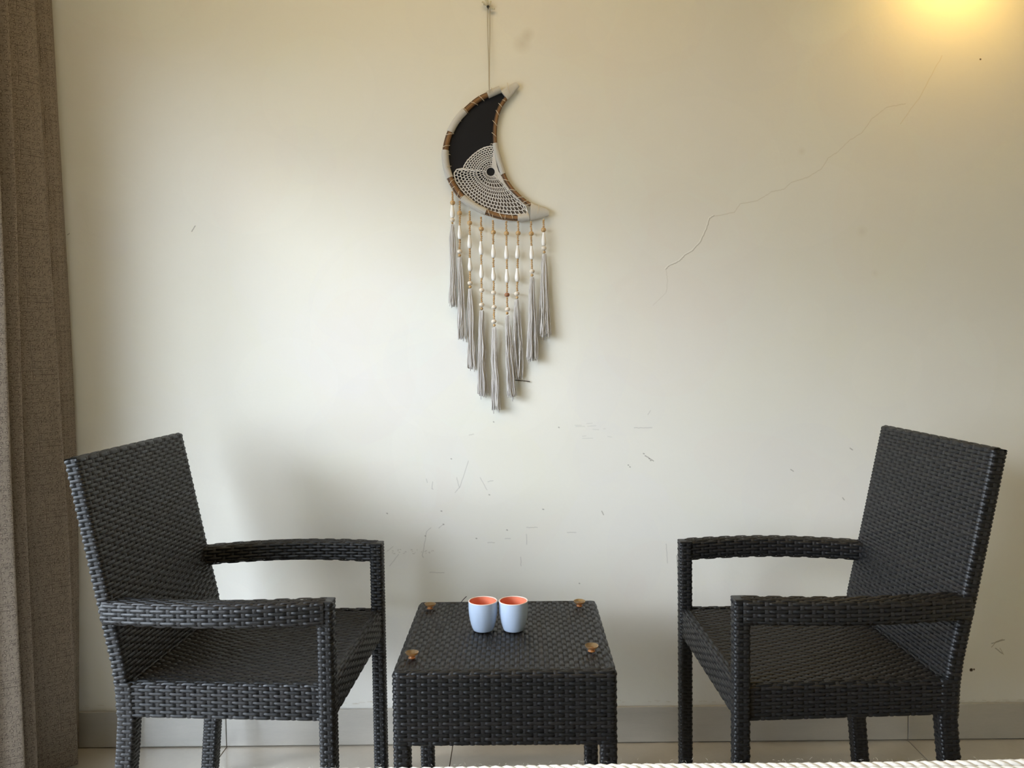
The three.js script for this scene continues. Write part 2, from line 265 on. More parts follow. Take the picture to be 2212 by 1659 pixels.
// ------------------------------------------------------------------ wicker armchair, facing +x, built once
const CS = 0.965, CY = 1.1058 * (1 - CS), FOOT = 0.001 - CY / CS;      // size of the armchair, and where its feet end
function makeChair(label) {
  const t = thing('wicker_armchair', label, 'chair', [0, 0, 0], 0, 'wicker armchairs either side of the table');
  const rear = [[-0.04, -0.241], [0, -0.236], [0.16, -0.222], [0.27, -0.2095], [0.34, -0.2035], [0.41, -0.2065], [0.46, -0.213], [0.60, -0.2415], [0.90, -0.3005]];
  // backrest: strands run round the whole panel
  {
    const y0 = 0.345, y1 = 0.886, hz = (v) => lerp(0.2405, 0.2365, v), T = 0.0145;
    const S = (u, v) => { const y = lerp(y0, y1, v), [x, z] = loopPoint(u + 0.11, T, hz(Math.min(1, Math.max(0, v))), 0.007); return V(along(rear, y) + T + x, y + x * 0.18, z); };
    const L = perim(T, 0.238, 0.007);
    const bk = weave('backrest', t, S, { rows: 66, pitches: even(L / 0.0205), lenU: L, closed: true, cu: 80, cv: 16, th: 0.0020, A: 0.0018, core: box(0.024, 0.006, 0.462, along(rear, y1) + T, y1 - 0.002, 0) });
    const top = (u, v) => V(along(rear, y1) + T + lerp(-0.0155, 0.0155, v), y1 + 0.0035 - 0.004 * Math.pow(2 * v - 1, 2) + lerp(-0.0155, 0.0155, v) * 0.18, lerp(0.2355, -0.2355, u));
    for (let j = 0; j < 4; j++) part('edge_strand', strand(top, -1, (j + 0.5) / 4, 0.12, 24, j % 2 ? -1 : 1, { A: 0.001, th: 0.0018, seg: 5 }, 0), ratMats[j % 3], bk);
  }
  // seat rails: one woven band round the frame
  const seatY = 0.4195, railY = 0.348, plan = (u, inset) => {
    const q = loopPoint(u + 0.06, 0.2215 - inset, 0.2475 - inset, 0.012), k = (q[0] + 0.2215) / 0.443;
    return [q[0] + 0.0315, q[1] * lerp(0.968, 1.008, k)];
  };
  {
    const R = 0.011, Lv = (seatY - railY - R) + Math.PI * R / 2 + 0.006, S = (u, v) => {
      const s = v * Lv, straight = seatY - railY - R; let y, i;
      if (s < straight) { y = railY + s; i = 0; } else if (s < straight + Math.PI * R / 2) { const a = (s - straight) / R; y = seatY - R + R * Math.sin(a); i = R - R * Math.cos(a); } else { y = seatY; i = R + s - straight - Math.PI * R / 2; }
      const [x, z] = plan(u, i); return V(x, y, z);
    };
    const L = perim(0.2215, 0.2475, 0.012);
    weave('seat_rail', t, S, { rows: 11, pitches: even(L / 0.0222), lenU: L, closed: true, cu: 80, cv: 10, th: 0.0026, A: 0.0019, stakeW: 0.0048 });
  }
  // seat: strands run front to back
  {
    const S = (u, v) => { const x = lerp(-0.178, 0.2405, u), z = lerp(1, -1, v) * lerp(0.226, 0.238, u); return V(x, seatY - 0.0035 - 0.007 * Math.sin(Math.PI * u) * Math.sin(Math.PI * v), z); };
    weave('seat', t, S, { rows: 48, pitches: 22, lenU: 0.42, A: 0.0019, th: 0.0021, cu: 12, cv: 12 });
  }
  // legs: wrapped posts
  const leg = (fx, fz, y0, y1, hx, hz) => {
    const S = (u, v) => { const y = lerp(y0, y1, v), [x, z] = loopPoint(u, hx, hz, 0.006); return V(fx(y) + x, y, fz(y) + z); }, L = perim(hx, hz, 0.006);
    return weave('leg', t, S, { rows: Math.round((y1 - y0) / 0.0082), pitches: 8, lenU: L, closed: true, joined: true, cu: 24, cv: 8, th: 0.0019, A: 0.0012, seg: 5, stakeW: 0.004, core: box(hx * 1.8, 0.006, hz * 1.8, fx(y1), y1 - 0.003, fz(y1)) });
  };
  for (const s of [1, -1]) {
    leg(() => 0.2435, () => s * 0.2405, FOOT, 0.5935, 0.0155, 0.0155);
    leg((y) => along(rear, y) + 0.0205, () => s * 0.226, FOOT, 0.42, 0.0185, 0.0165);
    // post top of the arm: little woven cap
    const cap = rbox(0.033, 0.006, 0.034, 0.2432, 0.5945, s * 0.2405, 0.0028, 2); part('post_cap', cap, ratMats[0], t);
    // arm: strands run along it, bowing outwards
    const S = (u, v) => {
      const x = lerp(-0.226, 0.2435, u), bow = Math.sin(Math.PI * Math.min(1, Math.max(0, u * 0.96 + 0.01))), w = 0.0165 + 0.0075 * Math.pow(Math.max(0, 1 - u), 0.7), zc = s * (lerp(0.222, 0.2405, u) + 0.030 * bow), top = lerp(0.589, 0.597, u) + 0.003 * bow, hh = lerp(0.0215, 0.0245, u);
      const [a, b] = loopPoint(v * -1 + 0.02, hh, w, 0.008); return V(x, top - hh + a, zc + b);
    };
    weave('armrest', t, S, { rows: 20, pitches: 21, lenU: 0.47, flip: -1, A: 0.0017, th: 0.0022, cu: 24, cv: 24 });
  }
  return t;
}

// ------------------------------------------------------------------ wicker table
function makeTable(label) {
  const t = thing('wicker_table', label, 'table', [-0.032, 0, 0.4148], -0.0034), hw = 0.2225, topY = 0.4625, botY = 0.314;
  {
    const R = 0.008, straight = topY - botY - R, Lv = straight + Math.PI * R / 2 + 0.006, S = (u, v) => {
      const s = v * Lv; let y, i;
      if (s < straight) { y = botY + s; i = 0; } else if (s < straight + Math.PI * R / 2) { const a = (s - straight) / R; y = topY - R + R * Math.sin(a); i = R - R * Math.cos(a); } else { y = topY; i = R + s - straight - Math.PI * R / 2; }
      const [x, z] = loopPoint(u + 0.06, hw - i, hw - i, 0.010); return V(x, y, z);
    };
    weave('skirt', t, S, { rows: 20, pitches: even(perim(hw, hw, 0.01) / 0.0212), lenU: perim(hw, hw, 0.01), closed: true, cu: 80, cv: 10, th: 0.0025, A: 0.0014, stakeW: 0.0046 });
  }
  {
    const S = (u, v) => V(lerp(-0.213, 0.213, v), topY - 0.001, lerp(-0.213, 0.213, u));
    weave('tabletop', t, S, { rows: 42, pitches: 26, lenU: 0.426, A: 0.0018, th: 0.0021, cu: 4, cv: 4 });
  }
  for (const sx of [1, -1]) for (const sz of [1, -1]) {
    const S = (u, v) => { const [x, z] = loopPoint(u, 0.0155, 0.0155, 0.006); return V(sx * (hw - 0.0155) + x, lerp(0.001, 0.33, v), sz * (hw - 0.0155) + z); };
    weave('leg', t, S, { rows: 40, pitches: 8, lenU: perim(0.0155, 0.0155, 0.006), closed: true, joined: true, cu: 24, cv: 4, th: 0.0019, A: 0.0012, seg: 5, stakeW: 0.004 });
  }
  part('loose_strand', tube(spline([V(-0.118, 0.462, -0.214), V(-0.112, 0.472, -0.205), V(-0.102, 0.484, -0.196)], 8), 0.0009, 5), ratStake, t);
  return t;
}
const chair = makeChair('black wicker armchair on the left, standing beside the taupe curtain');
chair.scale.setScalar(CS); chair.position.set(-0.6282 * CS, CY, EYE.z + CS * (0.3388 - EYE.z)); chair.rotation.y = -0.0428;
const chair2 = chair.clone(); chair2.name = numbered('wicker_armchair'); scene.add(chair2);
chair2.position.set(0.6814 * CS, CY, EYE.z + CS * (0.3604 - EYE.z)); chair2.rotation.y = Math.PI + 0.0239;
chair2.userData = { ...chair.userData, label: 'black wicker armchair on the right, below the warm glow on the wall' };
makeTable('low square black wicker table carrying two blue cups between the armchairs');

// ------------------------------------------------------------------ cups, rubber glass pads
const TOP = 0.4665;
{
  const glaze = phy({ color: lin(0.50, 0.60, 0.76), roughness: 0.28, clearcoat: 0.6, clearcoatRoughness: 0.12 }), coral = phy({ color: lin(0.86, 0.27, 0.16), roughness: 0.2, clearcoat: 0.6, clearcoatRoughness: 0.08 }), rimM = phy({ color: lin(0.82, 0.66, 0.58), roughness: 0.25 });
  const cup = (x, z, label) => {
    const t = thing('cup', label, 'cup', [x, TOP, z], 0, 'two small cups on the table');
    const out = []; for (let i = 0; i <= 30; i++) { const v = i / 30; out.push([v < 0.02 ? 0.0225 : 0.0225 + 0.0105 * Math.pow(Math.sin(Math.min(1, v * 1.25) * Math.PI / 2), 0.75), v * 0.0655]); }
    part('body', lathe([[0, 0.0005], [0.020, 0.0002], [0.0222, 0], ...out], 64), glaze, t);
    const inn = []; for (let i = 30; i >= 0; i--) { const v = i / 30; inn.push([0.0198 + 0.0105 * Math.pow(Math.sin(Math.min(1, v * 1.25) * Math.PI / 2), 0.75), 0.004 + v * 0.061]); }
    part('inner_glaze', lathe([...inn, [0, 0.0035]], 64), coral, t).userData.label = 'coral glazed inside';
    const r = []; for (let i = 0; i <= 8; i++) { const a = i / 8 * Math.PI; r.push([0.03165 + 0.00138 * Math.cos(a), 0.0652 + 0.0014 * Math.sin(a)]); }
    part('rim', lathe(r, 64), rimM, t);
  };
  cup(-0.0837, 0.4049, 'left one of two small pale blue cups with coral insides on the wicker table');
  cup(-0.0145, 0.4065, 'right one of two small pale blue cups with coral insides on the wicker table');
  const amber = phy({ color: lin(0.70, 0.52, 0.27), roughness: 0.28, transmission: 0.85, thickness: 0, side: THREE.DoubleSide, specularIntensity: 1 }), neck = phy({ color: lin(0.60, 0.26, 0.07), roughness: 0.22, transmission: 0.6, thickness: 0, clearcoat: 0.4 });
  let first;
  for (const [x, z, where] of [[-0.2205, 0.2587, 'back left'], [0.1471, 0.2499, 'back right'], [-0.2242, 0.5719, 'front left'], [0.1493, 0.5443, 'front right']]) {
    let t; const label = `small amber rubber suction cup standing near the ${where} corner of the wicker table`;
    if (!first) {
      t = first = thing('suction_cup', label, 'suction cup', [x, TOP, z], 0, 'glass pads on the table top');
      part('bowl', lathe([[0.0045, 0.0085], [0.0075, 0.0095], [0.0105, 0.0125], [0.0128, 0.0165], [0.0132, 0.0168], [0.0134, 0.0162], [0.0112, 0.0118], [0.0080, 0.0082], [0.0062, 0.0078]], 36), amber, t);
      part('neck', lathe([[0, 0.0005], [0.0070, 0], [0.0074, 0.0012], [0.0070, 0.0026], [0.0054, 0.0036], [0.0052, 0.0060], [0.0064, 0.0080], [0.0048, 0.0092], [0, 0.0092]], 30), neck, t);
    } else { t = first.clone(); t.name = numbered('suction_cup'); scene.add(t); t.userData = { ...first.userData, label }; }
    t.scale.set(1.08, 0.78, 1.08); t.position.set(x, TOP, z); t.rotation.set(rr(-0.07, 0.07), rr(0, 3), rr(-0.07, 0.07)); t.position.y += 0.0004;
  }
}

// ------------------------------------------------------------------ curtain at the left
{
  const cloth = canvas(512, 512, (g, w, h) => {
    g.fillStyle = 'rgb(152,137,120)'; g.fillRect(0, 0, w, h); g.lineCap = 'round';
    for (let i = 0; i < 2600; i++) { g.strokeStyle = rnd() < 0.5 ? 'rgba(80,68,58,0.5)' : 'rgba(196,178,158,0.4)'; g.lineWidth = rr(1, 2.4); const x = rr(0, w), y = rr(0, h), l = rr(4, 22); g.beginPath(); g.moveTo(x, y); rnd() < 0.5 ? g.lineTo(x + l, y + rr(-1, 1)) : g.lineTo(x + rr(-1, 1), y + l); g.stroke(); }
    for (let r = 0; r < 16; r++) for (let c = 0; c < 14; c++) {           // little woven curls in rows
      const x = (c + 0.5 + rr(-0.2, 0.2)) * w / 14, y = (r + 0.5 + rr(-0.15, 0.15)) * h / 16, R = rr(6, 11), a = rr(0, 6);
      g.strokeStyle = 'rgba(70,58,48,0.85)'; g.lineWidth = 2.6; g.beginPath(); g.arc(x, y, R, a, a + rr(3.6, 5.6)); g.stroke();
      g.strokeStyle = 'rgba(206,188,168,0.6)'; g.lineWidth = 2; g.beginPath(); g.arc(x + 2, y + 2, R - 3, a + 1, a + 4); g.stroke();
    }
    for (let i = 0; i < 26; i++) { g.strokeStyle = 'rgba(56,46,38,0.6)'; g.lineWidth = rr(1, 2.2); const y = rr(0, h), x = rr(0, w); g.beginPath(); g.moveTo(x, y); g.lineTo(x + rr(60, 200), y + rr(-2, 2)); g.stroke(); if (i % 2) { g.beginPath(); g.moveTo(y, x); g.lineTo(y + rr(-2, 2), x + rr(60, 200)); g.stroke(); } }
  });
  cloth.repeat.set(5.4, 5.4);
  const m = phy({ color: lin(0.66, 0.68, 0.70), map: cloth, bumpMap: cloth, bumpScale: 0.0006, roughness: 0.95, sheen: 0.3, sheenRoughness: 0.6, sheenColor: lin(0.4, 0.35, 0.3), side: THREE.DoubleSide });
  // plan of the folds: [x at top, x at floor, z]
  const plan = [[-1.2285, -1.232, 0.022], [-1.225, -1.228, 0.05], [-1.252, -1.24, 0.085], [-1.228, -1.205, 0.104], [-1.222, -1.181, 0.118], [-1.232, -1.205, 0.14], [-1.262, -1.25, 0.18], [-1.295, -1.285, 0.215], [-1.27, -1.26, 0.243], [-1.20, -1.20, 0.2635], [-1.222, -1.214, 0.275], [-1.252, -1.244, 0.288], [-1.24, -1.23, 0.299], [-1.205, -1.197, 0.316], [-1.24, -1.23, 0.335], [-1.255, -1.245, 0.352], [-1.265, -1.26, 0.366]];
  const NY = 46, NU = 280, pos = [], uv = [], idx = [], y0 = 0.012, y1 = 2.66;
  for (let j = 0; j <= NY; j++) {
    const v = j / NY, y = lerp(y0, y1, v), c = new THREE.CatmullRomCurve3(plan.map(([a, b, z], i) => V(lerp(b, a, y / 2.05) + (i < 3 ? 0.022 : i < 7 ? 0.009 : 0) * Math.sin(Math.PI * Math.min(1, y / 2.05)) + 0.004 * Math.sin(y * 3.1 + i * 1.7) * Math.min(1, y), 0, z)), false, 'centripetal');
    let s = 0, prev = null;
    for (let i = 0; i <= NU; i++) { const p = c.getPoint(i / NU); if (prev) s += p.distanceTo(prev); prev = p; pos.push(p.x, y, p.z); uv.push(s, y); }
  }
  for (let j = 0; j < NY; j++) for (let i = 0; i < NU; i++) { const a = j * (NU + 1) + i; idx.push(a, a + 1, a + NU + 1, a + 1, a + NU + 2, a + NU + 1); }
  const g = new THREE.BufferGeometry(); g.setAttribute('position', new THREE.Float32BufferAttribute(pos, 3)); g.setAttribute('uv', new THREE.Float32BufferAttribute(uv, 2)); g.setIndex(idx); g.computeVertexNormals();
  const t = thing('curtain', 'heavy taupe patterned curtain drawn into deep folds at the left edge', 'curtain');
  part('fabric', g, m, t);
  part('rail', rbox(0.04, 0.034, 1.9, -1.243, 2.681, 0.99, 0.004), std({ color: lin(0.6, 0.6, 0.58), roughness: 0.5 }), t);
}

// ------------------------------------------------------------------ crescent wall hanging
{
  const t = thing('wall_hanging', 'crescent moon wall hanging with white crochet, wooden bead strings and grey tassels', 'wall hanging');
  const C2 = (pts, z) => pts.map(([x, y]) => onPlane(920 + x / 4.88, 160 + y / 4.88, z));
  const S = 1 / 4.88 * 2.2042 / FOCAL;                        // metres per unit of the traced outline
  const grain = canvas(256, 64, (g, w, h) => { g.fillStyle = '#8a6238'; g.fillRect(0, 0, w, h); for (let i = 0; i < 90; i++) { g.strokeStyle = rnd() < 0.55 ? 'rgba(52,32,16,0.6)' : 'rgba(176,132,82,0.5)'; g.lineWidth = rr(1, 4); const y = rr(0, h); g.beginPath(); g.moveTo(0, y); g.bezierCurveTo(80, y + rr(-5, 5), 170, y + rr(-5, 5), w, y); g.stroke(); } });
  grain.repeat.set(9, 1);
  const rod = std({ map: grain, bumpMap: grain, bumpScale: 0.0008, roughness: 0.6 }), yarn = std({ color: lin(0.58, 0.55, 0.50), roughness: 0.95 }), cream = std({ color: lin(0.66, 0.57, 0.44), roughness: 0.9 }), white = std({ color: lin(0.70, 0.67, 0.65), roughness: 0.9 }), black = std({ color: lin(0.006, 0.006, 0.008), roughness: 0.95 });
  const ZR = 0.0125;
  const outer = C2([[785, 160], [705, 195], [560, 265], [438, 365], [338, 470], [262, 600], [217, 740], [203, 860], [222, 1000], [260, 1110], [322, 1225], [410, 1325], [520, 1398], [640, 1455], [780, 1500], [960, 1520], [1090, 1508]], ZR);
  const inner = C2([[858, 240], [838, 265], [783, 345], [752, 430], [731, 540], [727, 640], [732, 740], [755, 850], [792, 980], [832, 1090], [884, 1180], [962, 1270], [1060, 1352], [1105, 1380]], ZR);
  const oc = spline(outer, 90), ic = spline(inner, 70);
  const rod1 = part('outer_rod', tube(oc, (u) => 0.0083 - 0.0015 * Math.pow(Math.abs(2 * u - 1), 3), 12), rod, t), rod2 = part('inner_rod', tube(ic, 0.0054, 10), rod, t);
  // yarn sleeves: tightly wound thread, ridge by ridge
  const sleeve = (line, a, b, r) => { const n = Math.round(line[0].distanceTo(line[1]) * (b - a) * (line.length - 1) / 0.0004), c = new THREE.CatmullRomCurve3(line), p = []; for (let i = 0; i <= n; i++) p.push(c.getPointAt(a + (b - a) * i / n)); return tube(p, (u) => r - 0.0003 + 0.0007 * Math.abs(Math.sin(u * n * Math.PI / 4)), 14); };
  const near = (line, pts) => { const q = C2([pts], ZR)[0]; let k = 0; line.forEach((p, i) => { if (p.distanceTo(q) < line[k].distanceTo(q)) k = i; }); return k / (line.length - 1); };
  const wrap = (line, a, b, r) => part('yarn_wrap', sleeve(line, near(line, a), near(line, b), r), yarn, t);
  wrap(oc, [790, 150], [650, 215], 0.0098); wrap(oc, [405, 392], [245, 640 - 40], 0.0096); wrap(oc, [203, 812], [250, 1105], 0.0096); wrap(oc, [375, 1300], [622, 1455], 0.0097); wrap(oc, [975, 1520], [1105, 1508], 0.0102); wrap(ic, [727, 740], [815, 1050], 0.0076);
  const tip = (a, b, wa, wb) => { const [A, B] = C2([a, b], ZR), n = 110, p = []; for (let i = 0; i <= n; i++) p.push(A.clone().lerp(B, i / n)); return tube(p, (u) => lerp(wa, wb, u) * S * (u > 0.96 ? 0.9 : 1) + 0.0008 * Math.abs(Math.sin(u * 70)), 20, false, V(0, 0, 1), 0.5); };
  part('yarn_tip', tip([822, 226], [968, 106], 62, 30), yarn, t); part('yarn_tip', tip([1102, 1452], [1298, 1462], 94, 31), yarn, t);
  // black crochet cloth behind, pricked with small holes
  {
    const hull = [...oc.filter((_, i) => i <= near(oc, [262, 1110]) * 90), ...C2([[430, 1120], [640, 1120], [800, 1105]], ZR), ...ic.filter((_, i) => i <= near(ic, [832, 1090]) * 70).reverse()];
    const s = new THREE.Shape(hull.map((p) => new THREE.Vector2(p.x, p.y)));
    for (let i = 0; i < 95; i++) {
      const a = rr(0, 6.28), k = Math.sqrt(rnd()), q = C2([[470 + 145 * k * Math.cos(a) + 60 * Math.sin(a) * k, 690 + 130 * k * Math.sin(a) - (i % 3 ? 0 : 130)]], ZR)[0], h = new THREE.Path(); h.absellipse(q.x, q.y, rr(0.0004, 0.0009), rr(0.0003, 0.0006), 0, 6.283, true, a); s.holes.push(h);
    }
    const g = new THREE.ExtrudeGeometry(s, { depth: 0.0014, bevelEnabled: false, curveSegments: 5 }); g.translate(0, 0, 0.0085);
    part('black_crochet', g, black, t);
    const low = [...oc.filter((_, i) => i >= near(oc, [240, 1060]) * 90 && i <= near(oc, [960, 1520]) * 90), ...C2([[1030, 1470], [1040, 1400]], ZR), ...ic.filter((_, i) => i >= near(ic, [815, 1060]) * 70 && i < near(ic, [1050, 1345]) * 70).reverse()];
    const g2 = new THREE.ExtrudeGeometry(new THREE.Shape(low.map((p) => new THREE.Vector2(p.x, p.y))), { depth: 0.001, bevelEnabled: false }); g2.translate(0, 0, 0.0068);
    part('shade_sheet', g2, std({ color: lin(0.15, 0.12, 0.10), roughness: 0.95 }), t);  // added dark sheet; its colour stands for shaded wall behind the doily holes
  }
  // white crochet doily: rings of thread joined by staggered posts, stretched to the frame
  {
    const c = [683, 1030], bound = [[720, 775], [690, 760], [620, 775], [560, 805], [500, 850], [440, 910], [408, 960], [395, 995], [360, 1000], [322, 1008], [296, 1055], [315, 1130], [370, 1210], [440, 1290], [520, 1360], [600, 1410], [700, 1447], [800, 1468], [900, 1478], [1000, 1478], [1075, 1468], [1050, 1390], [960, 1322], [890, 1235], [828, 1150], [798, 1085], [762, 1030], [746, 980], [734, 920], [722, 850]];
    const radius = (a) => { const dx = Math.cos(a), dy = Math.sin(a); let best = 60; for (let i = 0; i < bound.length; i++) { const [x1, y1] = bound[i], [x2, y2] = bound[(i + 1) % bound.length], ex = x2 - x1, ey = y2 - y1, D = dx * ey - dy * ex; if (Math.abs(D) < 1e-9) continue; const fx = x1 - c[0], fy = y1 - c[1], s = (fx * ey - fy * ex) / D, k = (fx * dy - fy * dx) / D; if (s > 0 && k >= 0 && k <= 1) best = Math.max(best === 60 ? 0 : best, s); } return best; };
    const RINGS = 10, gs = [], cum = [0], STEPS = 720, pt = (a) => [radius(a) * Math.cos(a), radius(a) * Math.sin(a)];
    for (let i = 1; i <= STEPS; i++) { const [x0, y0] = pt((i - 1) / STEPS * 6.28319), [x1, y1] = pt(i / STEPS * 6.28319); cum.push(cum[i - 1] + Math.hypot(x1 - x0, y1 - y0) * 0.8 + 1.1); }
    const N = Math.round(cum[STEPS] / 46), angle = (f) => { const s = ((f % 1 + 1) % 1) * cum[STEPS]; let i = 1; while (cum[i] < s) i++; return (i - 1 + (s - cum[i - 1]) / (cum[i] - cum[i - 1])) / STEPS * 6.28319; };
    const at = (k, a) => { const R = radius(a), r0 = Math.min(46, R * 0.72), r = lerp(r0, R, k / RINGS); return C2([[c[0] + r * Math.cos(a), c[1] + r * Math.sin(a)]], 0.0118 + 0.0006 * Math.sin(k * 2.1 + a * 5))[0]; };
    for (let k = 0; k <= RINGS; k++) {
      const p = []; for (let i = 0; i < N * 3; i++) p.push(at(k + (i % 3 === 1 ? 0.12 : 0), angle((i / 3 + (k % 2) * 0.5) / N)));
      gs.push(tube(p, k === RINGS ? 0.0018 : 0.0008 + 0.00004 * k, 5, true));
      if (k < RINGS) for (let i = 0; i < N; i += k < 3 ? 2 : 1) { const a = angle((i + (k % 2) * 0.5) / N); gs.push(tube([at(k, a), at(k + 0.5, a + 0.003), at(k + 1, a)], 0.00085 + 0.00004 * k, 5)); }
    }
    part('white_crochet', mergeGeometries(gs), white, t);
  }
  // lashing stitches over the rods
  const stitch = (a, b, over) => { const [p, q] = C2([a, b], ZR), m = p.clone().lerp(q, 0.45); m.z += over; p.z += over * 0.45; q.z += 0.0005; part('stitch', tube(spline([p, m, q], 8), 0.0008, 5), cream, t); };
  for (const [a, b, c, d] of [[552, 232, 615, 285], [462, 298, 548, 328], [398, 365, 445, 412], [205, 650, 296, 630], [175, 775, 254, 752], [245, 1165, 300, 1105], [268, 1215, 328, 1180], [332, 1300, 360, 1215], [352, 1322, 400, 1280], [650, 1430, 682, 1510], [700, 1515, 710, 1465], [770, 1465, 810, 1540], [832, 1535, 842, 1480], [900, 1480, 930, 1550], [975, 1475, 1010, 1540], [1090, 1530, 1060, 1450], [430, 1330, 448, 1290], [540, 1395, 548, 1370]]) stitch([a, b], [c, d], 0.0098);
  for (const [a, b, c, d] of [[838, 292, 805, 272], [806, 358, 765, 308], [775, 445, 738, 382], [752, 552, 703, 490], [742, 665, 695, 618], [705, 742, 682, 738], [885, 1135, 810, 1110], [958, 1232, 872, 1216], [1040, 1300, 950, 1305], [1080, 1335, 1015, 1360], [1112, 1365, 1040, 1390]]) stitch([a, b], [c, d], 0.0066);
  for (const [a, b, c, d] of [[345, 490, 372, 500], [232, 858, 258, 852], [200, 1000, 268, 970]]) stitch([a, b], [c, d], 0.0112);
  for (const [a, b, c, d] of [[690, 150, 712, 225], [858, 98, 888, 240], [1190, 1380, 1168, 1525]]) stitch([a, b], [c, d], 0.0115);
  // hanging cord: two strands to the nail, knot and frayed ends
  const cp = (px, py, z) => onPlane(px, py, z), cordM = std({ color: lin(0.50, 0.44, 0.34), roughness: 0.95 });
  part('cord', mergeGeometries([tube(spline([cp(1053, 17, 0.006), cp(1053.5, 70, 0.008), cp(1055.5, 130, 0.014), cp(1056.5, 192, 0.026), cp(1057, 204, 0.020)], 20), 0.0011, 6), tube(spline([cp(1058.5, 16, 0.006), cp(1058, 70, 0.008), cp(1057.5, 130, 0.014), cp(1057.5, 192, 0.026), cp(1058, 204, 0.020)], 20), 0.0011, 6), tube(spline([cp(1053, 17, 0.006), cp(1055, 12.5, 0.009), cp(1058.5, 16, 0.006)], 8), 0.0016, 6)]), cordM, t);
  const fr = []; for (const [x0, y0, x1, y1] of [[1054, 14, 1042, 4], [1054, 14, 1048, -3], [1055, 13, 1052, -4], [1056, 13, 1060, 3], [1055, 13, 1045, 9], [1059, 16, 1068, 19], [1060, 20, 1068, 19], [1059, 16, 1064, 16]]) fr.push(tube(spline([cp(x0, y0, 0.007), cp((x0 + x1) / 2 + 1, (y0 + y1) / 2, 0.012), cp(x1, y1, 0.009)], 6), (u) => 0.0013 + 0.0012 * u, 6));
  part('frayed_knot', mergeGeometries(fr), std({ color: lin(0.62, 0.58, 0.46), roughness: 0.95 }), t);

  // bead strings: s small, B golden bead, T teardrop, W pale bead, M spotted brown bead, G last small bead; then the tassel
  const golden = phy({ color: lin(0.52, 0.33, 0.145), roughness: 0.35, clearcoat: 0.3 }), bone = phy({ color: lin(0.82, 0.79, 0.75), roughness: 0.3, clearcoat: 0.3 }), pale = std({ color: lin(0.72, 0.64, 0.54), roughness: 0.55 }), brown = std({ color: lin(0.30, 0.13, 0.06), roughness: 0.5 });
  const smalls = [[0.50, 0.32, 0.145], [0.56, 0.37, 0.18], [0.47, 0.28, 0.11], [0.55, 0.34, 0.13]].map((c) => std({ color: lin(...c), roughness: 0.45 }));
  const k = 2.19 / FOCAL, bead = (r, h) => { const a = []; for (let i = 0; i <= 12; i++) { const q = -Math.PI / 2 + Math.PI * i / 12; a.push([Math.max(0.0006, r * Math.pow(Math.cos(q), 0.9)), h / 2 * Math.sin(q)]); } return lathe(a, 18); };
  const gSmall = bead(2.35 * k, 4.0 * k), gBig = bead(5.5 * k, 10.4 * k), gPale = bead(5.6 * k, 9.4 * k), gLast = bead(3.1 * k, 6.0 * k);
  const gTear = (() => { const a = [[0.0006, 13.9]]; for (let i = 0; i <= 20; i++) { const v = i / 20; a.push([(2.7 + 2.4 * Math.sin(Math.min(1, v / 0.72) * Math.PI / 2) ** 2 - (v > 0.72 ? 2.0 * ((v - 0.72) / 0.28) ** 2.2 : 0)) * k, 13.8 - 27.6 * v]); } a.push([0.0006, -13.9]); return lathe(a.map(([r, y]) => [r, y * k]).reverse(), 20); })();
  const spec = { s: [gSmall, 4.05], B: [gBig, 10.6], T: [gTear, 28], W: [gPale, 9.8], M: [gPale, 9.8], G: [gLast, 6.4] };
  const strings = [
    [977.5, 413, 'sssssBTWs', 487, 660, 977, 979, 17, 0], [993, 433.5, 'sssssBsssssTsssssWG', 558, 731, 993, 1000, 21, 1], [1014.5, 455.5, 'sssssBsssssTsssssTsssssWG', 626, 796, 1015.5, 1019.5, 19, 2],
    [1039, 468, 'sssssBsssssTsssssTsssssWsssssWG', 673, 854, 1040.5, 1043.5, 25, 3], [1065, 475.5, 'sssssBsssssTsssssTsssssWsssssWsssssWG', 709, 884, 1067.5, 1070, 23, 4], [1093.5, 477.5, 'sssssBsssssTsssssTsssssMsssssWG', 683, 857, 1096, 1106, 22, 5],
    [1119.5, 477.5, 'sssssBsssssTsssssTsssssWG', 649, 818, 1116.5, 1121, 21, 6], [1147, 478, 'sssssBsssssTsssssWG', 601, 778, 1149, 1152, 27, 7], [1174, 474, 'ssssBTWG', 551, 726, 1175.5, 1178, 31, 8]];
  const tassel = (x0, y0, x1, y1, wide, q) => {               // pixels on the hanging plane
    const gs = [], n = 46, Z = 0.0155;
    for (let i = 0; i < n; i++) {
      const a = rr(0, 6.283), rad = Math.sqrt(rnd()), c = Math.cos(a) * rad, d = Math.sin(a) * rad, p = [], ph = rr(0, 6), wv = rr(0.3, 1.5), fq = rr(7, 17), end = y1 + rr(-7, 3) + (i % 17 === 0 ? 7 : 0);
      for (let j = 0; j <= 26; j++) {
        const v = j / 26, spread = v < 0.05 ? 3.0 + 1.5 * Math.sin(v * 60) : v < 0.13 ? lerp(3.6, 5.6, (v - 0.05) / 0.08) : lerp(5.8, wide * 0.5, Math.pow((v - 0.13) / 0.87, 1.15)), sway = (q === 6 ? 5.5 * Math.sin(v * 3.4) * (c > 0 ? 1 : -0.9) : q === 5 ? -2.5 * Math.sin(v * 3.1) : 1.1 * Math.sin(v * 4 + q));
        const pt = onPlane(lerp(x0, x1, v) + c * spread + wv * Math.sin(v * fq + ph) + sway * v, lerp(y0, end, v), Z - (q === 6 ? 0.006 * v : 0) - 0.001); pt.z += d * spread * k * 0.62 + (q === 5 || q === 1 ? 0.004 : 0) * v; p.push(pt);
      }
      gs.push(tube(p, (u) => 0.00112 + 0.00022 * Math.sin(u * 190 + ph), 5, false, V(0.3, 0, 1)));
    }
    return mergeGeometries(gs);
  };
